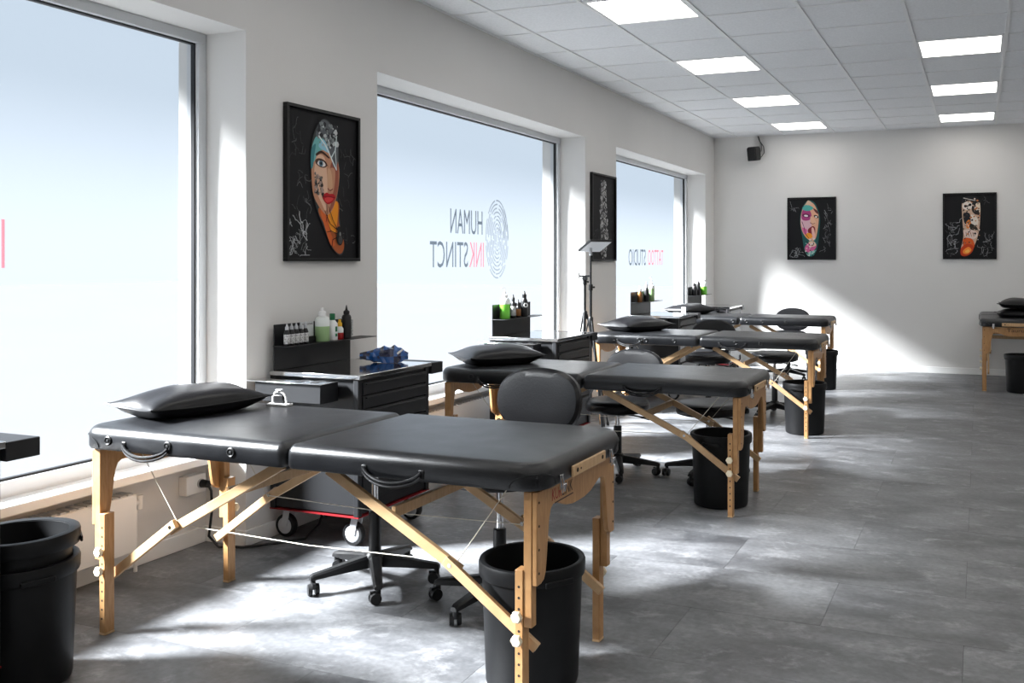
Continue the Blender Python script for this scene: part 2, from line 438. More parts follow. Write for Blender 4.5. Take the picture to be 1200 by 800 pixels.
radiator(4.85, 7.2, 'low white panel radiator under the window with the fingerprint logo')
t = thing('power_outlet', 'white surface-mounted socket box low on the niche wall', 'socket', (NICHE, 3.43, .30))
MB().box(0, .05, -.06, .06, -.045, .045).build('box', M_TRIM, t, bevel=.005)
MB().cyl((.05, .025, 0), (.056, .025, 0), .022).build('socket_ring', M_GREYP, t)
tag(MB().cyl((-.185, 3.455, .30), (-.145, 3.455, .30), .02, .016)
    .sweep([(-.15,3.455,.30),(-.13,3.455,.27),(-.13,3.46,.18),(-.13,3.44,.06),(-.08,3.45,.012),(.02,3.50,.008),(.12,3.60,.008),(.20,3.72,.008),(.22,3.80,.06),(.22,3.84,.14)], .006, 8)
    .build('power_cable', M_PLASTIC), 'black plugged-in cable looping from the socket along the floor', 'cable')

# ------------------------------------------------------------------ treatment tables
def make_table(name, label, loc, rz=0, L=1.86, W=.70, ztop=.76, buttons=((-.78,-.5,-.22), ()), handles=(-.60, .42), script=None):
    t = thing(name, label, 'massage table', loc, rz, 'folding treatment tables')
    zb = ztop-.085; hl = L/2; hw = W/2
    dx = hl-.93                                    # shift of the end frames for other lengths
    prof = [(.020, 0), (.006, .004), (0, .014)]
    R = .036
    for k in range(0, 8):
        a = .5*PI*k/7; prof.append((R*(1-math.cos(a)), .049+R*math.sin(a)))
    prof += [(.09, .0862), (.20, .0868)]
    for s, bt in ((-1, buttons[0]), (1, buttons[1])):
        x0, x1 = (-hl, -.003) if s < 0 else (.003, hl)
        rad = [.085, .03, .03, .085] if s < 0 else [.03, .085, .085, .03]
        p = MB(); p.T = Matrix.Translation((0, 0, zb)); slab(p, x0, x1, -hw, hw, rad, prof, 8)
        pad = p.build('padded_top', M_VINYL, t)
        # corner patches with a piped seam
        for sy in (-1, 1):
            path = []; rc = .085; cx, cy = hl-rc, hw-rc
            for k in range(15):
                th = PI*k/14; q = -.085*math.cos(th); z = zb+.012+.042*math.sin(th); lim = rc*PI/4; rq = rc+.0012
                if q < -lim: px, py = hl+.0012, cy+(q+lim)
                elif q > lim: px, py = cx-(q-lim), hw+.0012
                else: px, py = cx+rq*math.cos(PI/4+q/rc), cy+rq*math.sin(PI/4+q/rc)
                path.append((s*px, sy*py, z))
            MB().sweep(path, .0018, 6).build('corner_seam', M_VINYL, pad)
        for bx in bt:
            for sy in (-1, 1):
                b = MB(); b.T = Matrix.Translation((bx+(-dx if bx < 0 else dx), sy*(hw-.001), zb+.040)) @ Matrix.Rotation(-sy*PI/2, 4, 'X')
                b.lathe([(.017, 0), (.017, .004), (.0135, .0065), (.0105, .005), (.0105, .002), (.006, .002), (.006, .006), (.003, .007)], n=18)
                b.build('vent_grommet', M_PLASTIC, pad)
    # plywood end panels with a scalloped cut-out, legs, adjustable extensions
    half = [(0,.577),(.05,.578),(.10,.586),(.145,.602),(.175,.612),(.20,.612),(.217,.602),(.228,.575),(.236,.53),(.246,.46),(.254,.42),(.266,.402),(.285,.395),(.316,.395),(.316,.672)]
    zs = zb-.675
    poly = [(-y, z+zs) for y, z in half[::-1]] + [(y, z+zs) for y, z in half[1:]]
    for s in (-1, 1):
        xe = s*(.893+dx)
        ep = MB().prism(poly, 'x', xe-.008, xe+.008).build('end_panel', M_WOOD, t, bevel=.0025)
        if script and s == script[1]:
            ax = (0, s, 0)
            for body, m, a0, a1 in script[0]:
                text_mesh(body, 'lettering', m, ep, (a1-a0), .036, frame_mtx((xe+s*.0084, s*a0, zb-.052), ax, (0,0,1), (s,0,0)), depth=.0003)
            if script[2]:
                y0, y1 = script[2]
                MB().box(xe+s*.0080, xe+s*.0086, min(s*y0, s*y1), max(s*y0, s*y1), zb-.064, zb-.060).build('underline', M_TEXTD, ep, smooth=False)
        # screws on the panel
        b = MB()
        for sy in (-1, 1):
            for z in (.43, .50, .57, .64): b.cyl((xe+s*.008, sy*.302, z+zs), (xe+s*.0092, sy*.302, z+zs), .004, n=10)
        b.build('panel_screws', M_HOLE, ep)
        for sy in (-1, 1):
            xa, xb = sorted((s*(.858+dx), s*(.8845+dx)))
            y0, y1 = sorted((sy*.286, sy*.318))
            MB().box(xa, xb, y0, y1, .27+zs, zb-.002).build('leg', M_WOOD, t, bevel=.002)
            xa, xb = sorted((s*(.831+dx), s*(.8575+dx)))
            y0, y1 = sorted((sy*.280, sy*.322))
            lo = MB().box(xa, xb, y0, y1, .008, .44).build('leg_extension', M_WOOD, t, bevel=.002)
            MB().box(xa-.001, xb+.001, y0-.001, y1+.001, 0, .008).build('foot_pad', M_WOODL, lo, bevel=.002)
            xc = (xa+xb)/2; h = MB()
            for k in range(11): h.cyl((xc, sy*.3222, .06+.033*k), (xc, sy*.3226, .06+.033*k), .0042, n=10)
            h.build('peg_holes', M_HOLE, lo, smooth=False)['kind'] = 'stuff'
            for z in (.235, .305):
                kb = MB(); kb.T = Matrix.Translation((xc, sy*.322, z)) @ Matrix.Rotation(-sy*PI/2, 4, 'X')
                n = 24; vs = []
                for zz, rr_ in ((0, .007), (.008, .007), (.009, .015), (.012, .0175), (.019, .0175), (.023, .014)):
                    for k in range(n):
                        a = 2*PI*k/n; q = rr_*(1+.07*math.cos(6*a)); vs.append((q*math.cos(a), q*math.sin(a), zz))
                fs = [(i*n+k, i*n+(k+1) % n, (i+1)*n+(k+1) % n, (i+1)*n+k) for i in range(5) for k in range(n)] + [tuple(range(n))[::-1], tuple(5*n+k for k in range(n))]
                kb.add(vs, fs); kb.build('wing_knob', M_KNOB, lo)
        # two-piece folding struts, a crossbar between them, steel cords
        for sy in (-1, 1):
            j = (s*(.575+dx*.6), .405); yq = sy*.262
            MB().bar((s*(.875+dx), yq, .19), (s*(.555+dx*.6), yq, .420), .018, .032).build('lower_strut', M_WOODL, t, bevel=.002)
            MB().bar((s*(.60+dx*.6), yq-sy*.019, .385), (s*.095, yq-sy*.019, zb-.012), .018, .034).build('upper_strut', M_WOODL, t, bevel=.002)
            MB().cyl((j[0], yq+sy*.0095, j[1]), (j[0], yq-sy*.032, j[1]), .007, n=12).build('strut_bolt', M_CHROME, t)
            MB().sweep([(j[0], yq-sy*.035, j[1]-.004), (s*(.775+dx), yq-sy*.035, zb+.002)], .0017, 6).build('cord', M_CORD, t)
            if s < 0:
                MB().sweep([(-abs(j[0]), yq-sy*.035, j[1]), (0, yq-sy*.035, j[1]-.012), (abs(j[0]), yq-sy*.035, j[1])], .0017, 6).build('cord', M_CORD, t)
        x_ = s*.345
        MB().box(min(x_-s*.008, x_+s*.008), max(x_-s*.008, x_+s*.008), -.234, .234, zb-.152, zb-.115).build('crossbar', M_WOODL, t, bevel=.002)
        # headrest plate, latches
        xo = s*(hl+.001)
        pl = MB().box(min(xo, xo+s*.010), max(xo, xo+s*.010), -.135, .135, zb+.008, zb+.043).build('headrest_plate', M_WOODL, t, bevel=.003)
        bl = MB()
        for y in (-.105, .105): bl.cyl((xo+s*.010, y, zb+.026), (xo+s*.0112, y, zb+.026), .007, n=14)
        bl.cyl((xo+s*.010, -.078, zb+.026), (xo+s*.0112, -.078, zb+.026), .0035, n=10)
        bl.build('plate_bolts', M_HOLE, pl, smooth=False)
        for y in (-.215, .195):
            b = MB(); b.box(min(xo, xo+s*.006), max(xo, xo+s*.006), y-.011, y+.011, zb-.012, zb+.034)
            b.bar((xo+s*.008, y-.005, zb+.034), (xo+s*.012, y+.003, zb-.016), .008, .006, up=(s, 0, 0))
            b.sweep([(xo+s*.010, y-.009, zb-.02), (xo+s*.016, y-.009, zb+.006), (xo+s*.016, y+.009, zb+.006), (xo+s*.010, y+.009, zb-.02)], .0022, 6)
            b.build('latch', M_CHROME, t, bevel=.0008)
    # strap handles
    for hx in handles:
        for sy in (-1, 1):
            pts = []
            for k in range(13):
                q = k/12; pts.append((hx-.105+.21*q, sy*(hw+.006+.018*math.sin(PI*q)), zb+.026-.034*math.sin(PI*q)**.6))
            h = MB()
            for o_ in (-.006, .006): h.sweep([(a, b, c+o_) for a, b, c in pts], .0052, 8)
            hh = h.build('strap_handle', M_LEATHER, t)
            for q in (-.105, .105): MB().box(hx+q-.010, hx+q+.010, sy*hw-.003, sy*hw+.011, zb+.012, zb+.042).build('strap_anchor', M_PLASTIC, hh, bevel=.003)
    return t

TX = 1.135
T1 = make_table('massage_table', 'black vinyl folding table on wooden legs in front of the cart with the blue bag', (TX, 2.825, 0), script=([('KUR', M_TEXTR, -.21, -.14), ('LINK', M_TEXTD, -.135, -.055)], 1, (-.19, -.05)))
T2 = make_table('massage_table', 'black vinyl folding table between the round-backed stool pair and the window with fingerprint logo', (TX+.045, 5.19, 0), ztop=.722, buttons=((-.7,), ()), handles=(-.55, .36))
T3 = make_table('massage_table', 'black vinyl folding table beside the light stand with a row of vent grommets', (TX+.04, 7.56, 0), buttons=((-.72, -.50, -.44, -.2), (.3, .5)), handles=(-.58, .28))
T4 = make_table('massage_table', 'black vinyl folding table below the window with the studio lettering', (.87, 10.17, 0), buttons=((-.7, -.4, -.07), (.08, .25, .5)), handles=())
T5 = make_table('massage_table', 'black vinyl folding table with two stacked pillows, end plate facing the room', (3.60, 11.26, 0), rz=-PI/2, L=1.54, W=.70, script=([('Taurus', M_TEXTD, -.085, .105)], 1, None), handles=())

# ------------------------------------------------------------------ pillows
def pillow(label, loc, sx, sy, h, rz, tilt=(0, 0), seed=1, group='black table pillows', mtl=None):
    rnd = random.Random(seed); t = thing('pillow', label, 'pillow', loc, rz, group)
    n = 22; top, bot = [], []
    ph = [rnd.uniform(0, 6) for _ in range(6)]
    for i in range(n+1):
        for j in range(n+1):
            u, v = 2*i/n-1, 2*j/n-1
            px = u*(1-.10*(1-abs(u)**1.5*.2)*v*v*(1-v*v)*2 - .05*(1-v*v)); py = v*(1-.06*(1-u*u))
            th = max(0, (1-abs(u)**2.6))**.62 * max(0, (1-abs(v)**2.6))**.62
            edge = 1-max(abs(u), abs(v))
            w = .05*math.sin(5*u+3*v+ph[0])*math.sin(4*v-2*u+ph[1]) + .035*math.sin(11*u*v+ph[2]+3*u)
            z = .36*h + .64*h*th*(1+w*1.2)
            zb_ = .36*h*(1-min(1, th*1.7))
            cz = .10*h*(abs(u*v)**3)
            top.append((px*sx/2, py*sy/2, z+cz)); bot.append((px*sx/2, py*sy/2, min(zb_+cz, z+cz-.0005)))
    vs = top+bot; N = (n+1)*(n+1); fs = []
    for i in range(n):
        for j in range(n):
            a, b, c, d = i*(n+1)+j, (i+1)*(n+1)+j, (i+1)*(n+1)+j+1, i*(n+1)+j+1
            fs += [(a, b, c, d), (N+d, N+c, N+b, N+a)]
    per = [(i, 0) for i in range(n)] + [(n, j) for j in range(n)] + [(i, n) for i in range(n, 0, -1)] + [(0, j) for j in range(n, 0, -1)]
    idx = [i*(n+1)+j for i, j in per]
    for k in range(len(idx)):
        a, b = idx[k], idx[(k+1) % len(idx)]; fs.append((b, a, N+a, N+b))
    body = MB().add(vs, fs).build('cushion_body', mtl or M_LEATHER, t)
    body.data.set_sharp_from_angle(angle=math.radians(75))
    MB().sweep([top[k] for k in idx[::2]]+[top[idx[0]]], .0032, 6, caps=False).build('piped_seam', mtl or M_LEATHER, body)
    t.rotation_euler = (tilt[0], tilt[1], rz)
    return t
pillow('plump black leather pillow on the table in front of the blue-bag cart', (.355, 2.86, .762), .32, .51, .108, math.radians(-14), seed=2)
pillow('black leather pillow on the table under the fingerprint-logo window', (.46, 5.20, .724), .40, .50, .12, math.radians(-40), seed=5)
pillow('black leather pillow on the table beside the light stand', (.52, 7.60, .762), .40, .54, .12, math.radians(-30), seed=9)
p4 = pillow('black leather pillow with a white tag on the table below the studio lettering', (.22, 10.20, .762), .38, .50, .12, math.radians(-25), seed=12)
MB().box(.09, .15, -.245, -.235, .03, .085).build('white_tag', M_WHITE, p4, bevel=.003)
pillow('lower of two stacked black pillows on the table by the back wall', (3.66, 10.86, .762), .50, .38, .095, math.radians(4), seed=15)
pillow('upper of two stacked black pillows on the table by the back wall', (3.68, 10.86, .858), .50, .38, .11, math.radians(-3), seed=21)

# ------------------------------------------------------------------ stools
def stool(label, loc, rz, seat_z, back=None, base_rz=0.0, post_dir=0.0):
    """seat_z = underside of the seat; back = (height of top edge, distance behind) or None; post_dir = side of the backrest"""
    t = thing('rolling_stool', label, 'stool', loc, rz, 'black rolling stools')
    star = MB()
    star.lathe([(.045, .075), (.050, .085), (.046, .115), (.034, .13)], n=24)
    for k in range(5):
        a = base_rz+2*PI*k/5; d = Vector((math.cos(a), math.sin(a), 0))
        sec = []
        for r, w, z0, z1 in ((.03, .05, .072, .122), (.12, .045, .070, .108), (.20, .040, .066, .094), (.262, .036, .062, .084), (.275, .028, .060, .076)):
            sec.append((r, w, z0, z1))
        vs = []; sd = Vector((-d.y, d.x, 0))
        for r, w, z0, z1 in sec:
            for q, z in ((-.5, z0), (.5, z0), (.5, z1-.008), (.3, z1), (-.3, z1), (-.5, z1-.008)): vs.append(d*r+sd*q*w+Vector((0, 0, z)))
        m = 6; fs = [(i*m+k2, i*m+(k2+1) % m, (i+1)*m+(k2+1) % m, (i+1)*m+k2) for i in range(len(sec)-1) for k2 in range(m)] + [tuple(range(m))[::-1], tuple((len(sec)-1)*m+k2 for k2 in range(m))]
        star.add(vs, fs)
    base = star.build('star_base', M_PLASTIC, t)
    rnd = random.Random(int(loc[0]*100+loc[1]*37))
    for k in range(5):
        a = base_rz+2*PI*k/5; r = .262
        c = Vector((r*math.cos(a), r*math.sin(a), 0)); q = rnd.uniform(0, 2*PI); d = Vector((math.cos(q), math.sin(q), 0)); ax = Vector((-d.y, d.x, 0))
        cc = c+d*.012+Vector((0, 0, .025))
        cs = MB()
        for s in (-1, 1): cs.cyl(cc+ax*s*.006, cc+ax*s*.022, .025, .022, n=20)
        cs.cyl(c+Vector((0, 0, .035)), c+Vector((0, 0, .072)), .011, n=12)
        cs.bar(cc+ax*-.007+Vector((0, 0, .016)), cc+ax*.007+Vector((0, 0, .016)), .04, .022)
        cs.build('caster', M_PLASTIC, base)
    MB().lathe([(.026, .11), (.026, .30), (.022, .305)], n=24).build('column_sleeve', M_PLASTIC, t)
    MB().lathe([(.014, .30), (.014, seat_z-.01)], n=20).build('gas_lift', M_CHROME, t)
    mech = MB().box(-.07, .07, -.05, .05, seat_z-.022, seat_z+.002)
    mech.build('mechanism', M_PLASTIC, t, bevel=.006)
    MB().sweep([(.05, 0, seat_z-.015), (.13, .03, seat_z-.03), (.20, .05, seat_z-.045)], [.005, .005, .009], 8).build('lever', M_PLASTIC, t)
    R = .205; h = .078; pr = [(R-.03, 0), (R-.008, .006), (R, .018), (R, h-.03), (R-.006, h-.014), (R-.018, h-.004), (R-.04, h), (R*.5, h+.003), (.02, h+.003)]
    s = MB(); s.T = Matrix.Translation((0, 0, seat_z)); s.lathe(pr, n=48)
    seat = s.build('seat', M_LEATHER, t)
    MB().sweep([((R+.0005)*math.cos(2*PI*k/40), (R+.0005)*math.sin(2*PI*k/40), seat_z+h-.024) for k in range(41)], .0022, 6, caps=False).build('seat_seam', M_LEATHER, seat)
    if back:
        ztop, dist = back; H, Wd, T = .275, .415, .06
        b = MB(); rings = []
        n = 48
        for ins, y in ((.035, T/2), (.012, T/2-.006), (0, T/2-.02), (0, -T/2+.02), (.012, -T/2+.006), (.04, -T/2), (.10, -T/2-.004)):
            ring = []
            for k in range(n):
                a = 2*PI*k/n; ca, sa = math.cos(a), math.sin(a); ex = .86
                x = (Wd/2-ins)*math.copysign(abs(ca)**ex, ca); z = (H/2-ins)*math.copysign(abs(sa)**ex, sa)
                ring.append((x, y-.55*x*x-.10*z*z, z))
            rings.append(ring)
        vs = [p for r in rings for p in r]
        fs = [(i*n+k, i*n+(k+1) % n, (i+1)*n+(k+1) % n, (i+1)*n+k) for i in range(len(rings)-1) for k in range(n)] + [tuple(range(n))[::-1], tuple((len(rings)-1)*n+k for k in range(n))]
        Rm = Matrix.Rotation(post_dir, 4, 'Z')
        b.T = Rm @ Matrix.Translation((0, dist, ztop-H/2)) @ Matrix.Rotation(math.radians(-8), 4, 'X')
        b.add(vs, fs); br = b.build('backrest', M_LEATHER, t)
        p = MB(); p.T = Rm
        p.bar((0, .04, seat_z-.012), (0, dist-.0, seat_z-.012), .06, .010)
        p.bar((0, dist+.045, seat_z-.016), (0, dist+.052, ztop-H*.4), .045, .010, up=(0, 1, 0))
        p.bar((0, dist-.02, seat_z-.012), (0, dist+.05, seat_z-.012), .06, .010)
        p.bar((0, dist+.05, ztop-H*.5), (0, dist+.015, ztop-H*.5), .06, .06)
        p.build('back_support', M_PLASTIC, t, bevel=.003)
    return t
stool('backless black stool under the table by the cart with the blue bag', (.875, 3.34, 0), 0, .505, None, base_rz=.35)
stool('black stool with oval backrest rising above the table by the blue-bag cart', (1.49, 3.30, 0), math.radians(-8), .485, (.905, .30), base_rz=.9)
stool('black stool with oval backrest at the table under the fingerprint-logo window', (1.10, 5.62, 0), math.radians(-4), .398, (.77, .29), base_rz=.2)
stool('black backless stool next to the waste bin of the table under the fingerprint-logo window', (1.67, 5.72, 0), .3, .398, None, base_rz=.5)
stool('black stool with oval backrest behind the table beside the light stand', (.99, 8.18, 0), math.radians(5), .45, (.81, .30), base_rz=.1)
stool('tall-set backless black stool behind the table beside the light stand', (1.58, 8.22, 0), .2, .48, None, base_rz=.4)
stool('black stool with oval backrest behind the table below the studio lettering', (1.20, 10.86, 0), 0, .47, (.80, .29), base_rz=.6)

# ------------------------------------------------------------------ waste bins
def bin_(label, loc, H=.40, r=.172, ins=0.0, cat='bin'):
    t = thing('waste_bin', label, cat, loc, random.uniform(0, 6), 'black waste bins')
    rb = r*.87; rim = r
    prof = [(rb-.012, 0), (rb-.003, .004), (rb, .014), (rim-.010, H-.055), (rim-.012, H-.02), (rim-.014, H-.004), (rim-.020, H-.006), (rim-.022, H-.05), (rb-.006, .02), (rb-.02, .012), (.01, .012)]
    prof = [(max(q-ins, .01), z) for q, z in prof]
    MB().lathe(prof, n=56).build('body', M_BIN, t)
    MB().lathe([(rim-.012, H-.048), (rim-.002, H-.050), (rim, H-.044), (rim+.001, H-.010), (rim-.002, H-.002), (rim-.010, H), (rim-.018-ins, H-.003), (rim-.018-ins, H-.012)], n=56, close=False).build('rim_band', M_BIN, t)
    for s in (0, PI):
        b = MB(); b.T = Matrix.Rotation(s+.6, 4, 'Z')
        b.box(rim-.004, rim+.004, -.05, .05, H-.05, H-.032); b.build('grip', M_BIN, t, bevel=.003)
    return t
bin_('round black waste bin under the table by the cart with the blue bag', (1.90, 2.755, 0))
bin_('round black waste bin under the table below the fingerprint-logo window', (1.905, 5.135, 0))
bin_('round black waste bin under the table beside the light stand', (1.965, 7.50, 0))
bin_('round black waste bin behind the table below the studio lettering', (1.69, 10.14, 0), H=.41)
bin_('round black waste bin under the table with two stacked pillows', (3.66, 10.62, 0), H=.39)
bin_('lower of two nested black bins beside the radiator', (.37, 2.13, 0))
bin_('upper of two nested black bins beside the radiator', (.37, 2.13, .085), H=.402, ins=.012)

# ------------------------------------------------------------------ workstation carts
def cart(label, y0, back=True):
    t = thing('tool_cart', label, 'cart', (.02, y0, 0), 0, 'black drawer carts')
    w, l, z0, zt = .52, .61, .15, .82
    b = MB().box(.01, w-.012, .01, l-.01, z0+.006, zt-.022)
    body = b.build('body', M_METALBLK, t, bevel=.004)
    for x in (.0, w-.03):
        for y in (0, l-.03): MB().box(x, x+.03, y, y+.03, z0, zt-.02).build('corner_post', M_METALBLK, t, bevel=.004)
    hs = [.065, .065, .085, .085, .12, .15]; z = zt-.04
    for h in hs:
        d = MB().box(w-.014, w+.004, .035, l-.035, z-h+.006, z).build('drawer', M_METALBLK, t, bevel=.003)
        MB().box(w+.004, w+.014, .05, l-.05, z-.012, z-.004).build('handle', M_METALBLK, d, bevel=.002)
        z -= h
    MB().box(-.001, w+.001, -.001, l+.001, z0-.004, z0+.001).build('red_base_trim', M_RED, t, smooth=False)
    top = MB().box(0, w+.012, -.005, l+.008, zt-.022, zt).build('worktop', M_STEEL, t, bevel=.0025)
    MB().box(.02, w+.012, l+.008, l+.118, zt-.062, zt-.004).build('end_shelf', M_METALBLK, t, bevel=.003)
    tr = MB().box(-.01, .42, -.145, -.006, zt-.034, zt-.030).build('side_tray', M_STEEL, t, bevel=.001)
    MB().box(.03, .41, -.135, -.006, zt-.125, zt-.035).build('tray_box', M_METALBLK, t, bevel=.003)
    h = MB()
    for x, y in ((.26, -.055), (.35, -.055), (.26, -.10), (.35, -.10)): h.cyl((x, y, zt-.030), (x, y, zt-.0292), .022, n=20)
    h.build('tray_hole', M_PLASTIC, tr, smooth=False)
    for x in (.06, w-.06):
        for y in (.06, l-.06):
            c = MB()
            c.box(x-.022, x+.022, y-.024, y+.024, z0-.012, z0-.003); fk = c
            for s in (-1, 1): fk.bar((x+.01, y+s*.021, z0-.01), (x-.008, y+s*.021, .055), .004, .035, up=(1, 0, 0))
            cs = fk.build('caster_fork', M_GREYP, t, bevel=.001)
            MB().cyl((x-.008, y-.016, .056), (x-.008, y+.016, .056), .056, n=28).build('wheel', M_PLASTIC, cs, bevel=.004)
            wr = MB()
            for s in (-1, 1):
                wr.cyl((x-.008, y+s*.016, .056), (x-.008, y+s*.0185, .056), .040, .036, n=24)
            wr.build('wheel_disc', M_GREYP, cs)
    if back:
        MB().box(.020, .026, 0, .60, zt, zt+.225).build('backboard', M_METALBLK, t, bevel=.002)
        MB().box(.020, .125, -.004, .70, zt+.118, zt+.122).build('bottle_shelf', M_METALBLK, t, bevel=.001)
    return t
CY = [1.335, 3.68, 5.90, 8.74, 10.70]
cart('black drawer cart standing beside the nested bins', CY[0])
cart('black drawer cart with a blue bag on its steel top', CY[1])
cart('black drawer cart in front of the fingerprint-logo window', CY[2])
cart('black drawer cart below the window lettered with the studio name', CY[3])
cart('black drawer cart in the corner next to the back wall', CY[4])
SH = .82+.1225      # shelf height

def lathe_part(name, m, prof, parent, c=(0, 0, 0), n=24):
    return MB().lathe(prof, c, n).build(name, m, parent)
def ink_bottle(label, x, y, z, h=.078, r=.0145, cap=M_GREYP, lab=M_INKLAB, body=M_PLASTIC, group=None, cap_h=.03, name='ink_bottle'):
    t = thing(name, label, 'bottle', (x, y, z), 0, group)
    lathe_part('body', body, [(r*.9, 0), (r, .003), (r, h*.78), (r*.75, h*.92), (r*.5, h)], t)
    lathe_part('label', lab, [(r+.0005, h*.12), (r+.0008, h*.13), (r+.0008, h*.70), (r+.0005, h*.71)], t)
    lathe_part('cap', cap, [(r*.62, h), (r*.62, h+cap_h*.45), (r*.35, h+cap_h*.6), (r*.16, h+cap_h)], t)
    return t
for i in range(5):
    ink_bottle('small ink bottle with speckled label in a row at the end of the shelf', .02+.085, CY[1]+.022+i*.034, SH, group='ink bottles on the shelf of the blue-bag cart')
def squeeze(label, x, y, z, h=.125, r=.034, liquid=M_GREENL, fill=.6, cap=M_WHITE, nozzle=True):
    t = thing('squeeze_bottle', label, 'bottle', (x, y, z))
    lathe_part('liquid', liquid, [(r*.93, 0), (r, .004), (r, h*fill)], t, n=28)
    lathe_part('bottle_body', M_BOTTLE, [(r, h*fill), (r, h*.88), (r*.8, h*.96), (r*.45, h)], t, n=28)
    lathe_part('cap', cap, [(r*.52, h), (r*.52, h+.022), (r*.25, h+.028), (r*.2, h+.045)], t)
    if nozzle: MB().sweep([(0, 0, h+.04), (0, 0, h+.062), (0, -.010, h+.072), (0, -.035, h+.074), (0, -.06, h+.068)], [.004, .004, .004, .0035, .0025], 8).build('nozzle', cap, t)
    return t
squeeze('milky squeeze bottle half full of pale green soap on the shelf', .02+.075, CY[1]+.300, SH, h=.13, r=.037, liquid=M_GREENL2, nozzle=False)
t = thing('plastic_bottle', 'white bottle with dark green cap and printed label', 'bottle', (.095, CY[1]+.382, SH))
lathe_part('body', M_WHITE, [(.025, 0), (.027, .004), (.027, .085), (.013, .105)], t)
lathe_part('cap', M_DGREEN, [(.014, .105), (.014, .137), (.012, .139)], t)
MB().box(.0265, .0285, -.010, .004, .02, .035).box(.0265, .0285, -.010, .004, .045, .072).build('label', M_DGREEN, t, smooth=False)
t = thing('dropper_bottle', 'small bottle of red liquid with a yellow cap', 'bottle', (.095, CY[1]+.442, SH))
lathe_part('body', M_REDL, [(.018, 0), (.020, .003), (.020, .035)], t)
lathe_part('shoulder', M_BOTTLE, [(.020, .035), (.020, .055), (.010, .070)], t)
lathe_part('cap', M_YELLOW, [(.013, .068), (.013, .085), (.008, .090), (.007, .104)], t)
t = thing('nozzle_bottle', 'tall black bottle with pointed black nozzle on the shelf', 'bottle', (.095, CY[1]+.500, SH))
lathe_part('body', M_PLASTIC, [(.022, 0), (.025, .003), (.025, .115), (.020, .125), (.012, .130)], t)
lathe_part('nozzle', M_PLASTIC, [(.016, .13), (.016, .145), (.007, .152), (.002, .178)], t)
MB().box(.008, .0262, .012, .0215, .015, .10).build('label', M_INKLAB, t, smooth=False)
t = thing('acrylic_card', 'clear acrylic card with small dark lettering behind the bottles', 'card', (.060, CY[1]+.222, SH))
MB().box(-.003, .003, -.05, .05, .03, .105).build('card', M_ACRYL, t, bevel=.001)
MB().box(-.012, .02, -.05, .05, 0, .03).build('foot', M_PLASTIC, t, bevel=.002)
text_mesh('missomet', 'lettering', M_TEXTD, t, .088, .014, frame_mtx((.0032, -.044, .088), (0,1,0), (0,0,1), (1,0,0)), depth=.0002)
# blue foil pack on the cart
def bag():
    t = thing('foil_pack', 'crumpled shiny blue foil pack lying on the steel cart top', 'bag', (.32, CY[1]+.52, .82), math.radians(30))
    rnd = random.Random(4); n, m = 14, 8; vs = []
    for i in range(n+1):
        u = 2*i/n-1
        for j in range(m):
            a = 2*PI*j/m; r = (.035+.016*math.sin(3*u+1))*(1+rnd.uniform(-.18, .18))*(1.0 if abs(u) < .95 else .75)
            vs.append((u*.125, r*1.15*math.cos(a), max(.001, .036+r*math.sin(a)*1.05)))
    fs = [(i*m+k, i*m+(k+1) % m, (i+1)*m+(k+1) % m, (i+1)*m+k) for i in range(n) for k in range(m)] + [tuple(range(m))[::-1], tuple(n*m+k for k in range(m))]
    o = MB().add(vs, fs).build('pack', M_BLUE, t, smooth=False); o.data.materials.append(M_BLUED)
    for p_ in o.data.polygons: p_.material_index = 1 if rnd.random() < .42 else 0
    k = MB()
    for q in range(9):
        a = rnd.uniform(-1, 1); r = rnd.uniform(.018, .03)
        k.bar((.0+rnd.uniform(-.03, .03), -.042, .03), (.03*a, -.055, .03+r), .014, .004, up=(0, 1, 0))
    k.build('dark_knot', M_BLUED, t, smooth=False)
    b = MB(); b.bar((.035, -.047, .02), (.10, -.030, .072), .010, .003, up=(0, 1, 0)); b.build('shiny_strip', M_ACRYL, t, smooth=False)
bag()
# white arched dispenser hooked on the side of the cart
t = thing('arched_dispenser', 'small white dispenser with arched rim at the table edge by the cart', 'dispenser', (.565, 3.115, .7610), .1); t.scale = (.82, .82, .9)
MB().box(-.06, .06, -.03, .03, 0, .010).build('base_plate', M_WHITE, t, bevel=.003)
MB().sweep([(-.040, 0, .008), (-.037, 0, .038), (-.024, 0, .058), (0, 0, .065), (.024, 0, .058), (.037, 0, .038), (.041, 0, .008)], .005, 10).build('arch', M_WHITE, t)
MB().box(-.028, .028, -.010, .010, .010, .050).build('core', M_PLASTIC, t, bevel=.005)
MB().box(-.016, .016, -.011, .011, .068, .075).build('clip', M_GREYP, t, bevel=.002)

# bottles at the other carts
squeeze('squeeze bottle of bright green soap with bent white nozzle', .02+.07, CY[2]+.10, SH, h=.15, r=.036, fill=.70)
ink_bottle('slim black dropper bottle beside the bright green squeeze bottle', .09, CY[2]+.23, SH, h=.12, r=.018, cap=M_PLASTIC, lab=M_INKLAB, cap_h=.05, name='dropper_bottle')
ink_bottle('short dark brown bottle between two black bottles on the shelf', .09, CY[2]+.31, SH, h=.085, r=.018, cap=M_PLASTIC, lab=M_AMBER, cap_h=.045, name='dropper_bottle')
b_ = ink_bottle('black pump bottle with round white emblem', .09, CY[2]+.41, SH, h=.14, r=.026, cap=M_PLASTIC, lab=M_PLASTIC, cap_h=.05, name='pump_bottle')
rg = MB(); rg.T = Matrix.Translation((.020, -.018, .085)) @ Matrix.Rotation(math.radians(-42), 4, 'Z') @ Matrix.Rotation(PI/2, 4, 'Y')
rg.lathe([(.009, .0), (.009, .0035), (.017, .0035), (.017, 0)], n=24, close=False); rg.build('emblem_ring', M_WHITE, b_)
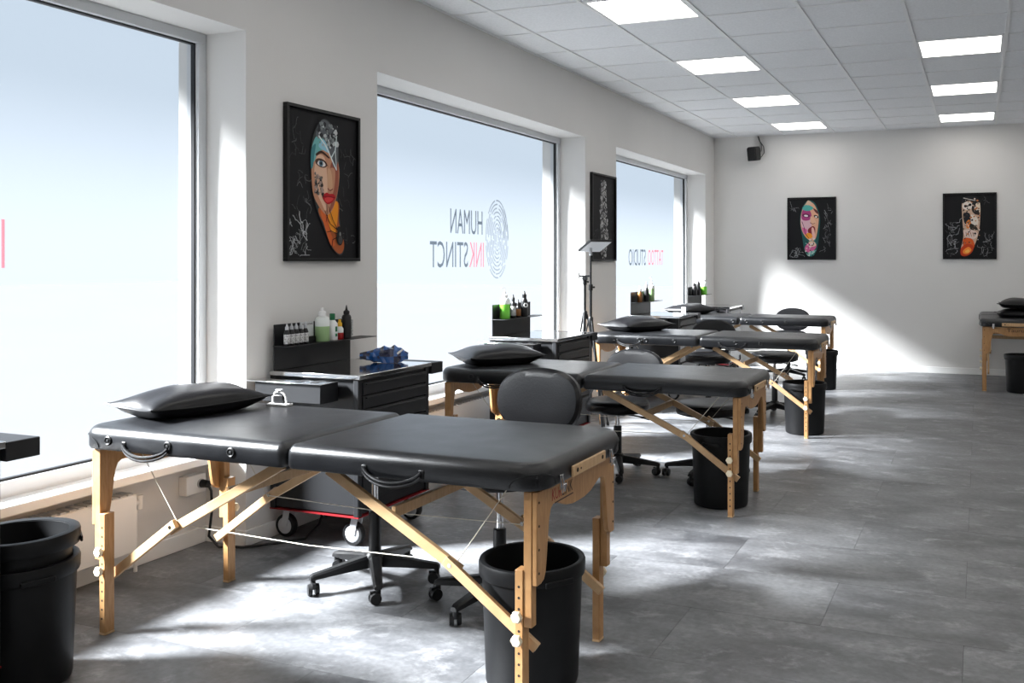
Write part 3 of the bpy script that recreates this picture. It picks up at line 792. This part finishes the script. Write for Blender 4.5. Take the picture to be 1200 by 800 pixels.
ink_bottle('small amber bottle on the shelf below the studio lettering', .09, CY[3]+.14, SH, h=.11, r=.024, cap=M_BOTTLE, lab=M_AMBER, body=M_AMBER, cap_h=.05, name='dropper_bottle')
ink_bottle('black bottle with grey cap on the shelf below the studio lettering', .09, CY[3]+.34, SH, h=.14, r=.026, cap=M_GREYP, lab=M_PLASTIC, cap_h=.06, name='pump_bottle')
squeeze('slim squeeze bottle of olive green soap below the studio lettering', .09, CY[3]+.50, SH, h=.17, r=.030, liquid=M_GREENL2, fill=.75)
ink_bottle('dark bottle on the shelf of the corner cart', .09, CY[4]+.12, SH, h=.12, r=.030, cap=M_PLASTIC, lab=M_PLASTIC, cap_h=.04, name='pump_bottle')
ink_bottle('grey-capped bottle on the shelf of the corner cart', .09, CY[4]+.28, SH, h=.16, r=.028, cap=M_GREYP, lab=M_PLASTIC, cap_h=.06, name='pump_bottle')
squeeze('large green squeeze bottle against the window jamb in the corner', .09, CY[4]+.52, SH-.02+.02, h=.16, r=.042, fill=.62, nozzle=False)

# ------------------------------------------------------------------ stands with lamp and phone clamp
def stand(name, label, cat, loc, hub, top, rz=0):
    t = thing(name, label, cat, loc, rz)
    MB().cyl((0, 0, .12), (0, 0, hub+.25), .011, n=14).build('lower_tube', M_PLASTIC, t)
    MB().cyl((0, 0, hub+.25), (0, 0, top), .008, n=14).build('upper_tube', M_PLASTIC, t)
    MB().lathe([(.016, hub-.04), (.020, hub-.03), (.020, hub+.02), (.014, hub+.03)], n=16).build('hub', M_PLASTIC, t)
    MB().lathe([(.014, hub+.24), (.017, hub+.245), (.017, hub+.285), (.012, hub+.29)], n=16).cyl((.012, 0, hub+.265), (.035, 0, hub+.265), .008, n=10).build('clamp_collar', M_PLASTIC, t)
    for k in range(3):
        a = 2*PI*k/3+.5; d = Vector((math.cos(a), math.sin(a), 0))
        lg = MB().bar(d*.018+Vector((0, 0, hub)), d*.20+Vector((0, 0, .012)), .014, .012).build('leg', M_PLASTIC, t, bevel=.002)
        MB().bar(d*.012+Vector((0, 0, .30)), d*.11+Vector((0, 0, hub*.48)), .010, .006).build('brace', M_PLASTIC, lg)
        MB().cyl(d*.20+Vector((0, 0, 0)), d*.197+Vector((0, 0, .028)), .011, n=12).build('rubber_foot', M_PLASTIC, lg)
    return t
A = stand('phone_tripod', 'black tripod with phone clamp head beside the window jamb', 'tripod', (.245, 7.10, 0), .92, 1.20, rz=.2)
MB().box(-.02, .02, -.02, .02, 1.20, 1.225).box(-.045, .045, -.012, .012, 1.225, 1.24).box(-.05, -.042, -.014, .014, 1.21, 1.265).box(.042, .05, -.014, .014, 1.21, 1.265).build('phone_clamp', M_PLASTIC, A, bevel=.003)
B = stand('light_stand', 'black light stand carrying a tilted flat LED panel', 'lamp', (.352, 6.97, 0), .88, 1.42, rz=.9)
MB().cyl((0, 0, 1.40), (0, 0, 1.46), .013, n=14).build('swivel', M_GREYP, B)
def led():
    R = Matrix.Rotation(-.9, 4, 'Z') @ Matrix.Translation((.03, .02, 1.475)) @ Matrix.Rotation(math.radians(56), 4, 'Z') @ Matrix.Rotation(math.radians(-24), 4, 'X')
    b = MB(); b.T = R; b.box(-.105, .105, -.10, .10, -.006, .014); o = b.build('led_panel', M_PLASTIC, B, bevel=.003)
    b = MB(); b.T = R; b.box(-.098, .098, -.093, .093, -.008, -.005); b.build('diffuser', M_LED, o, smooth=False)
led()

# ------------------------------------------------------------------ speaker
t = thing('wall_speaker', 'small black loudspeaker high on the back wall', 'speaker', (.56, BACK, 2.66))
s = MB(); s.T = Matrix.Translation((0, -.13, .07)) @ Matrix.Rotation(math.radians(-20), 4, 'Z') @ Matrix.Rotation(math.radians(8), 4, 'X')
s.prism([(-.065, -.09), (.055, -.09), (.065, -.07), (.068, .06), (.05, .09), (-.05, .09), (-.07, .07)], 'y', -.06, .06)
s.build('cabinet', M_PLASTIC, t, bevel=.008)
g = MB(); g.T = s.T; g.box(-.055, .055, -.066, -.060, -.078, .078); g.build('grille', M_METALBLK, t, bevel=.004)
MB().bar((0, 0, .07), (0, -.08, .07), .03, .03).box(-.03, .03, -.008, 0, .03, .11).build('bracket', M_PLASTIC, t, bevel=.003)
MB().sweep([(.02, -.07, .03), (.075, -.05, .03), (.11, -.025, .09), (.10, -.015, .17), (.05, -.012, .24), (.03, -.012, .307)], .005, 8).build('cable', M_PLASTIC, t)
MB().sweep([(.03, -.06, .06), (.075, -.03, .12), (.07, -.015, .2), (.04, -.012, .26), (.025, -.012, .307)], .004, 8).build('cable', M_PLASTIC, t)

# ------------------------------------------------------------------ framed prints
class Art:
    """flat inks laid on a sheet, unit coordinates (0..1 across, 0..1 up)"""
    def __init__(s, w, h, rot): s.w, s.h, s.v, s.f, s.c, s.k, s.rot = w, h, [], [], [], 0, rot
    def poly(s, col, pts):
        s.k += 1; o = len(s.v); d = -.00002*s.k
        s.v += [((x-.5)*s.w, d, (y-.5)*s.h) for x, y in pts]; s.f.append(tuple(range(o, o+len(pts)))); s.c.append(col); return s
    def curve(s, col, pts, n=6):
        P = [Vector(p) for p in pts]; m = len(P); out = []
        for i in range(m):
            a, b, c, d = P[i-1], P[i], P[(i+1) % m], P[(i+2) % m]
            for k in range(n):
                t = k/n; q = .5*((2*b)+(c-a)*t+(2*a-5*b+4*c-d)*t*t+(-a+3*b-3*c+d)*t**3); out.append((q.x, q.y))
        return s.poly(col, out)
    def ell(s, col, cx, cy, rx, ry, a=0, n=24):
        ca, sa = math.cos(a), math.sin(a)
        return s.poly(col, [(cx+rx*math.cos(2*PI*k/n)*ca-ry*math.sin(2*PI*k/n)*sa, cy+(rx*math.cos(2*PI*k/n)*sa+ry*math.sin(2*PI*k/n)*ca)) for k in range(n)])
    def line(s, col, pts, w=.008):
        for (x0, y0), (x1, y1) in zip(pts, pts[1:]):
            dx, dy = (x1-x0)*s.w, (y1-y0)*s.h; L = math.hypot(dx, dy) or 1; nx, ny = -dy/L*w/2, dx/L*w/2
            nx, ny = nx*s.h/s.w*.8, ny*.75
            s.poly(col, [(x0-nx, y0-ny), (x1-nx*.6, y1-ny*.6), (x1+nx*.6, y1+ny*.6), (x0+nx, y0+ny)])
        return s
    def webs(s, regions, seed, col=(.30, .31, .32)):
        r = random.Random(seed)
        for (cx, cy, sx, sy, k, br) in regions:
            for _ in range(k):
                x, y = cx+r.uniform(-sx, sx), cy+r.uniform(-sy, sy); a = r.uniform(0, 6.3); pts = [(x, y)]
                for _ in range(r.randint(2, 4)):
                    a += r.uniform(-1.3, 1.3); L = r.uniform(.015, .05); x += L*math.cos(a); y += L*math.sin(a); pts.append((min(.98, max(.02, x)), min(.98, max(.02, y))))
                b = br*r.uniform(.3, 1); s.line(tuple(c*b for c in col), pts, r.uniform(.003, .013))
        return s
    def mottle(s, cols, inside, k, seed, rmin=.012, rmax=.05):
        r = random.Random(seed)
        got = 0
        for _ in range(k*40):
            x, y = r.random(), r.random()
            if not inside(x, y): continue
            got += 1
            if got > k*.55: break
            n = r.randint(4, 7); a0 = r.uniform(0, 6); q = r.uniform(rmin, rmax)
            s.poly(r.choice(cols), [(x+q*r.uniform(.5, 1)*math.cos(a0+2*PI*i/n), y+q*.75*r.uniform(.5, 1)*math.sin(a0+2*PI*i/n)) for i in range(n)])
        return s
    def build(s, parent):
        me = bpy.data.meshes.new('print'); R = s.rot
        me.from_pydata([tuple(R @ Vector(v)) for v in s.v], [], s.f); me.update()
        ca = me.color_attributes.new('ink', 'FLOAT_COLOR', 'CORNER')
        for p, c in zip(me.polygons, s.c):
            for li in p.loop_indices: ca.data[li].color = (*c, 1)
        me.materials.append(M_PRINT); o = bpy.data.objects.new('print', me); C.objects.link(o); o.parent = parent; return o

DK = (.011, .011, .0125)
def picture(label, loc, rz, w, h, draw):
    """centre of the picture on the wall, local -y points into the room"""
    t = thing('framed_print', label, 'picture', loc, rz, 'framed tattoo prints')
    f = MB(); b = .017; d = .028
    for x0, x1, z0, z1 in ((-w/2, w/2, h/2-b, h/2), (-w/2, w/2, -h/2, -h/2+b), (-w/2, -w/2+b, -h/2+b, h/2-b), (w/2-b, w/2, -h/2+b, h/2-b)): f.box(x0, x1, -d, 0, z0, z1)
    f.build('frame', mat('black_frame', (.004, .004, .0045), .4, spec=.3), t, bevel=.0015)
    MB().box(-w/2+b, w/2-b, -.010, -.001, -h/2+b, h/2-b).build('backing', mat('print_black', DK, .6, spec=.15), t, smooth=False)
    a = Art(w-2*b, h-2*b, Matrix.Translation((0, -.0102, 0))); draw(a); a.build(t)
    return t
SK, SKL, SKD = (.52, .25, .15), (.72, .46, .32), (.30, .09, .055)
def art_woman(a):
    a.webs([(.16, .13, .12, .12, 46, 1.6), (.2, .42, .12, .16, 16, .5), (.85, .5, .1, .4, 22, .3), (.12, .8, .08, .12, 10, .35)], 5)
    a.curve((.045, .05, .05), [(.42, .30), (.36, .40), (.33, .55), (.31, .70), (.36, .86), (.48, .96), (.60, .94), (.70, .84), (.72, .66), (.70, .46), (.75, .20), (.80, .07), (.74, .02), (.62, .07), (.52, .18)])
    a.curve((.40, .10, .03), [(.42, .34), (.70, .40), (.72, .25), (.80, .10), (.74, .03), (.62, .08), (.54, .2)])
    a.curve((.80, .28, .02), [(.52, .36), (.69, .40), (.70, .28), (.66, .18), (.58, .22)])
    a.curve((.60, .12, .03), [(.45, .33), (.54, .33), (.58, .20), (.66, .10), (.60, .09), (.52, .2)])
    a.curve(SK, [(.32, .62), (.34, .45), (.42, .36), (.54, .30), (.64, .36), (.71, .50), (.72, .64), (.64, .74), (.45, .76), (.34, .73)])
    a.curve(SKL, [(.36, .60), (.38, .48), (.46, .38), (.53, .33), (.55, .45), (.54, .60), (.50, .70), (.40, .70)])
    a.curve(SKD, [(.60, .66), (.70, .68), (.71, .52), (.65, .38), (.57, .32), (.63, .45), (.60, .55)])
    a.curve(SK, [(.58, .62), (.66, .62), (.65, .50), (.60, .42), (.60, .52)])
    a.curve((.16, .42, .42), [(.32, .66), (.33, .76), (.40, .84), (.50, .82), (.60, .74), (.52, .75), (.42, .73), (.36, .66)])
    a.curve((.05, .20, .22), [(.31, .62), (.32, .74), (.38, .78), (.36, .70), (.34, .62)])
    a.curve((.28, .55, .68), [(.42, .77), (.50, .82), (.58, .74), (.52, .74)])
    a.curve((.10, .11, .12), [(.38, .84), (.46, .95), (.58, .94), (.69, .84), (.70, .68), (.64, .64), (.58, .74), (.50, .82)])
    a.mottle([(.5, .52, .52), (.2, .22, .22), (.03, .03, .035), (.32, .36, .36)], lambda x, y: .42 < x < .69 and .78 < y < .93, 140, 3, .012, .035)
    a.line((.72, .78, .78), [(.42, .84), (.52, .78), (.60, .70), (.68, .62)], .016).line((.60, .70, .70), [(.60, .70), (.66, .76), (.68, .86)], .014).line((.55, .62, .62), [(.66, .76), (.68, .62)], .012)
    a.curve((.05, .022, .015), [(.38, .715), (.46, .74), (.57, .705), (.56, .695), (.46, .722), (.39, .70)])
    a.ell((.10, .045, .03), .455, .655, .085, .030, -.1).ell((.75, .72, .70), .455, .652, .062, .020, -.1).ell((.10, .18, .24), .452, .653, .030, .022).ell((.01, .01, .01), .452, .653, .014, .011)
    a.line((.05, .025, .02), [(.38, .645), (.42, .675), (.50, .672), (.55, .64)], .012)
    a.curve((.62, .36, .22), [(.55, .62), (.60, .60), (.62, .50), (.58, .475), (.55, .49)]).line((.16, .04, .03), [(.55, .485), (.58, .47), (.625, .485)], .012)
    a.curve((.42, .012, .018), [(.47, .425), (.53, .455), (.57, .448), (.63, .45), (.66, .425), (.60, .385), (.53, .378)])
    a.curve((.66, .05, .05), [(.50, .41), (.56, .425), (.63, .418), (.59, .395), (.53, .388)]).line((.12, .005, .008), [(.47, .424), (.56, .430), (.66, .424)], .008)
    a.mottle([(.03, .025, .025), (.42, .30, .26), (.16, .14, .13)], lambda x, y: .36 < x < .48 and .44 < y < .58, 120, 8, .010, .028)
    a.line((.06, .02, .015), [(.53, .38), (.54, .30), (.52, .25)], .008)
    for q in (((.70,.19),(.62,.27),(.56,.36)), ((.69,.20),(.58,.24),(.50,.33)), ((.69,.17),(.60,.19),(.53,.18)), ((.70,.15),(.62,.13),(.60,.06)), ((.74,.20),(.76,.28),(.73,.36)), ((.76,.16),(.80,.12),(.80,.05))): a.line((.012, .010, .010), q, .009)
    a.ell((.012, .012, .012), .725, .145, .052, .055, .15).ell((.015, .015, .015), .715, .205, .030, .020).ell((.20, .20, .19), .73, .17, .014, .016).ell((.06, .06, .06), .735, .13, .03, .03)
def art_grey(a):
    ins = lambda x, y: abs(x-.5-.03*math.sin(6*y)) < .155*math.sqrt(max(0, 1-(2*y-.97)**6))
    a.webs([(.2, .2, .12, .15, 14, .3), (.85, .6, .1, .3, 14, .25)], 8)
    a.curve((.05, .05, .052), [(.40, .02), (.36, .3), (.34, .6), (.36, .85), (.48, .96), (.60, .88), (.66, .6), (.64, .3), (.58, .03)])
    a.mottle([(.55, .55, .55), (.30, .30, .30), (.12, .12, .12), (.02, .02, .02), (.42, .42, .42)], ins, 420, 4, .012, .05)
    for k in range(14):
        y = .06+.065*k; a.line((.62, .62, .62), [(.39, y), (.50, y+.05), (.58, y+.02)], .010); a.line((.02, .02, .02), [(.42, y+.02), (.52, y+.06), (.62, y+.03)], .012)
def art_pink(a):
    a.webs([(.85, .5, .08, .35, 34, 1.0), (.16, .07, .12, .05, 26, 1.3), (.12, .84, .06, .02, 6, 1.3)], 11)
    a.curve((.02, .09, .085), [(.36, .10), (.30, .35), (.25, .60), (.28, .82), (.42, .97), (.58, .92), (.68, .70), (.67, .45), (.62, .15), (.5, .03)])
    a.curve((.66, .36, .24), [(.26, .60), (.30, .82), (.42, .95), (.56, .90), (.65, .72), (.64, .52), (.58, .32), (.46, .30), (.32, .42)])
    a.curve((.62, .40, .46), [(.27, .60), (.29, .74), (.42, .72), (.50, .58), (.46, .42), (.36, .40)])
    a.curve((.35, .05, .18), [(.28, .70), (.32, .82), (.46, .80), (.50, .70), (.44, .64), (.32, .64)])
    a.curve((.08, .36, .32), [(.30, .84), (.38, .90), (.48, .88), (.54, .84), (.46, .80), (.36, .80)]).curve((.60, .42, .30), [(.38, .90), (.42, .97), (.50, .94), (.50, .90)])
    a.curve((.10, .03, .03), [(.54, .84), (.62, .80), (.66, .74), (.60, .76), (.56, .80)])
    a.ell((.12, .02, .07), .38, .72, .085, .032, -.1).ell((.75, .70, .72), .38, .715, .045, .016, -.1).ell((.03, .02, .02), .60, .70, .052, .024, -.3).ell((.78, .76, .70), .60, .695, .022, .014)
    a.curve((.70, .42, .28), [(.48, .70), (.54, .68), (.60, .60), (.54, .56), (.48, .60)]).line((.18, .05, .05), [(.47, .60), (.52, .575), (.58, .59)], .016)
    a.curve((.20, .02, .03), [(.42, .48), (.52, .54), (.58, .50), (.56, .38), (.46, .40)]).curve((.75, .42, .36), [(.50, .50), (.55, .50), (.58, .36), (.53, .33)])
    a.curve((.80, .30, .03), [(.36, .42), (.48, .42), (.52, .36), (.44, .33), (.38, .36)]).curve((.62, .12, .30), [(.30, .52), (.40, .48), (.38, .40), (.32, .44)])
    a.line((.03, .02, .02), [(.29, .62), (.34, .52), (.36, .42), (.44, .34)], .014)
    a.curve((.58, .12, .28), [(.38, .22), (.36, .14), (.46, .10), (.58, .16), (.60, .24), (.50, .28)]).curve((.70, .50, .36), [(.44, .28), (.56, .28), (.60, .22), (.50, .20)]).ell((.05, .02, .02), .52, .24, .045, .02, .3)
    a.curve((.30, .52, .48), [(.40, .08), (.50, .12), (.60, .14), (.54, .08), (.44, .04)])
    a.mottle([(.02, .02, .02), (.7, .6, .55), (.05, .3, .28)], lambda x, y: .37 < x < .6 and .05 < y < .34, 60, 7, .01, .03)
def art_skull(a):
    a.webs([(.14, .32, .1, .28, 46, 1.3), (.85, .2, .1, .14, 30, 1.2), (.7, .92, .2, .04, 10, .3)], 17)
    a.curve((.55, .38, .28), [(.36, .60), (.35, .85), (.42, .95), (.58, .97), (.70, .88), (.71, .62), (.68, .40), (.60, .20), (.46, .06), (.36, .05), (.33, .14), (.38, .34)])
    a.curve((.02, .02, .022), [(.37, .94), (.52, .985), (.66, .95), (.70, .86), (.62, .80), (.50, .90), (.36, .86)]).line((.6, .58, .52), [(.38, .945), (.50, .92), (.62, .90)], .016)
    a.ell((.74, .68, .62), .46, .82, .10, .065).ell((.02, .015, .015), .42, .815, .028, .022).ell((.02, .015, .015), .51, .835, .030, .022).ell((.03, .02, .02), .46, .78, .012, .014)
    a.curve((.025, .02, .02), [(.56, .82), (.66, .76), (.70, .68), (.62, .68), (.55, .74)]).curve((.74, .62, .48), [(.62, .84), (.70, .86), (.71, .72), (.66, .76)])
    a.curve((.02, .02, .025), [(.38, .70), (.50, .70), (.52, .58), (.44, .52), (.39, .58)]).curve((.70, .64, .56), [(.54, .68), (.66, .62), (.66, .52), (.58, .48), (.53, .56)])
    a.curve((.72, .22, .04), [(.44, .56), (.50, .60), (.54, .52), (.50, .46), (.44, .48)]).curve((.03, .025, .02), [(.52, .54), (.62, .50), (.66, .44), (.54, .44), (.50, .48)])
    a.curve((.70, .55, .48), [(.38, .43), (.54, .44), (.66, .38), (.60, .30), (.44, .32)])
    for k in range(5): a.line((.16, .05, .03), [(.43+.045*k, .40), (.45+.045*k, .33)], .012)
    a.curve((.62, .10, .02), [(.38, .30), (.54, .30), (.60, .20), (.54, .12), (.40, .14)])
    a.curve((.50, .05, .015), [(.34, .16), (.46, .22), (.58, .18), (.54, .08), (.42, .025), (.33, .05)]).curve((.85, .26, .04), [(.38, .12), (.48, .17), (.54, .12), (.46, .06), (.38, .07)]).curve((.90, .48, .10), [(.42, .11), (.49, .13), (.50, .09), (.43, .08)])
    ins = lambda x, y: .37 < x < .70 and .22 < y < .93
    a.mottle([(.02, .02, .02), (.70, .60, .52), (.45, .16, .06), (.12, .08, .06)], ins, 170, 9, .010, .030)
picture('framed print of a painted woman face with a black spider', (0, 4.095, 1.755), PI/2, .60, .80, art_woman)
picture('framed black and white tattooed-arm print behind the light stand', (0, 8.095, 1.755), PI/2, .60, .80, art_grey)
picture('framed print of a pink and teal tattooed face on the back wall', (1.272, BACK, 1.765), 0, .61, .79, art_pink)
picture('framed print of an orange skull tattoo sleeve on the back wall', (3.14, BACK, 1.772), 0, .60, .79, art_skull)
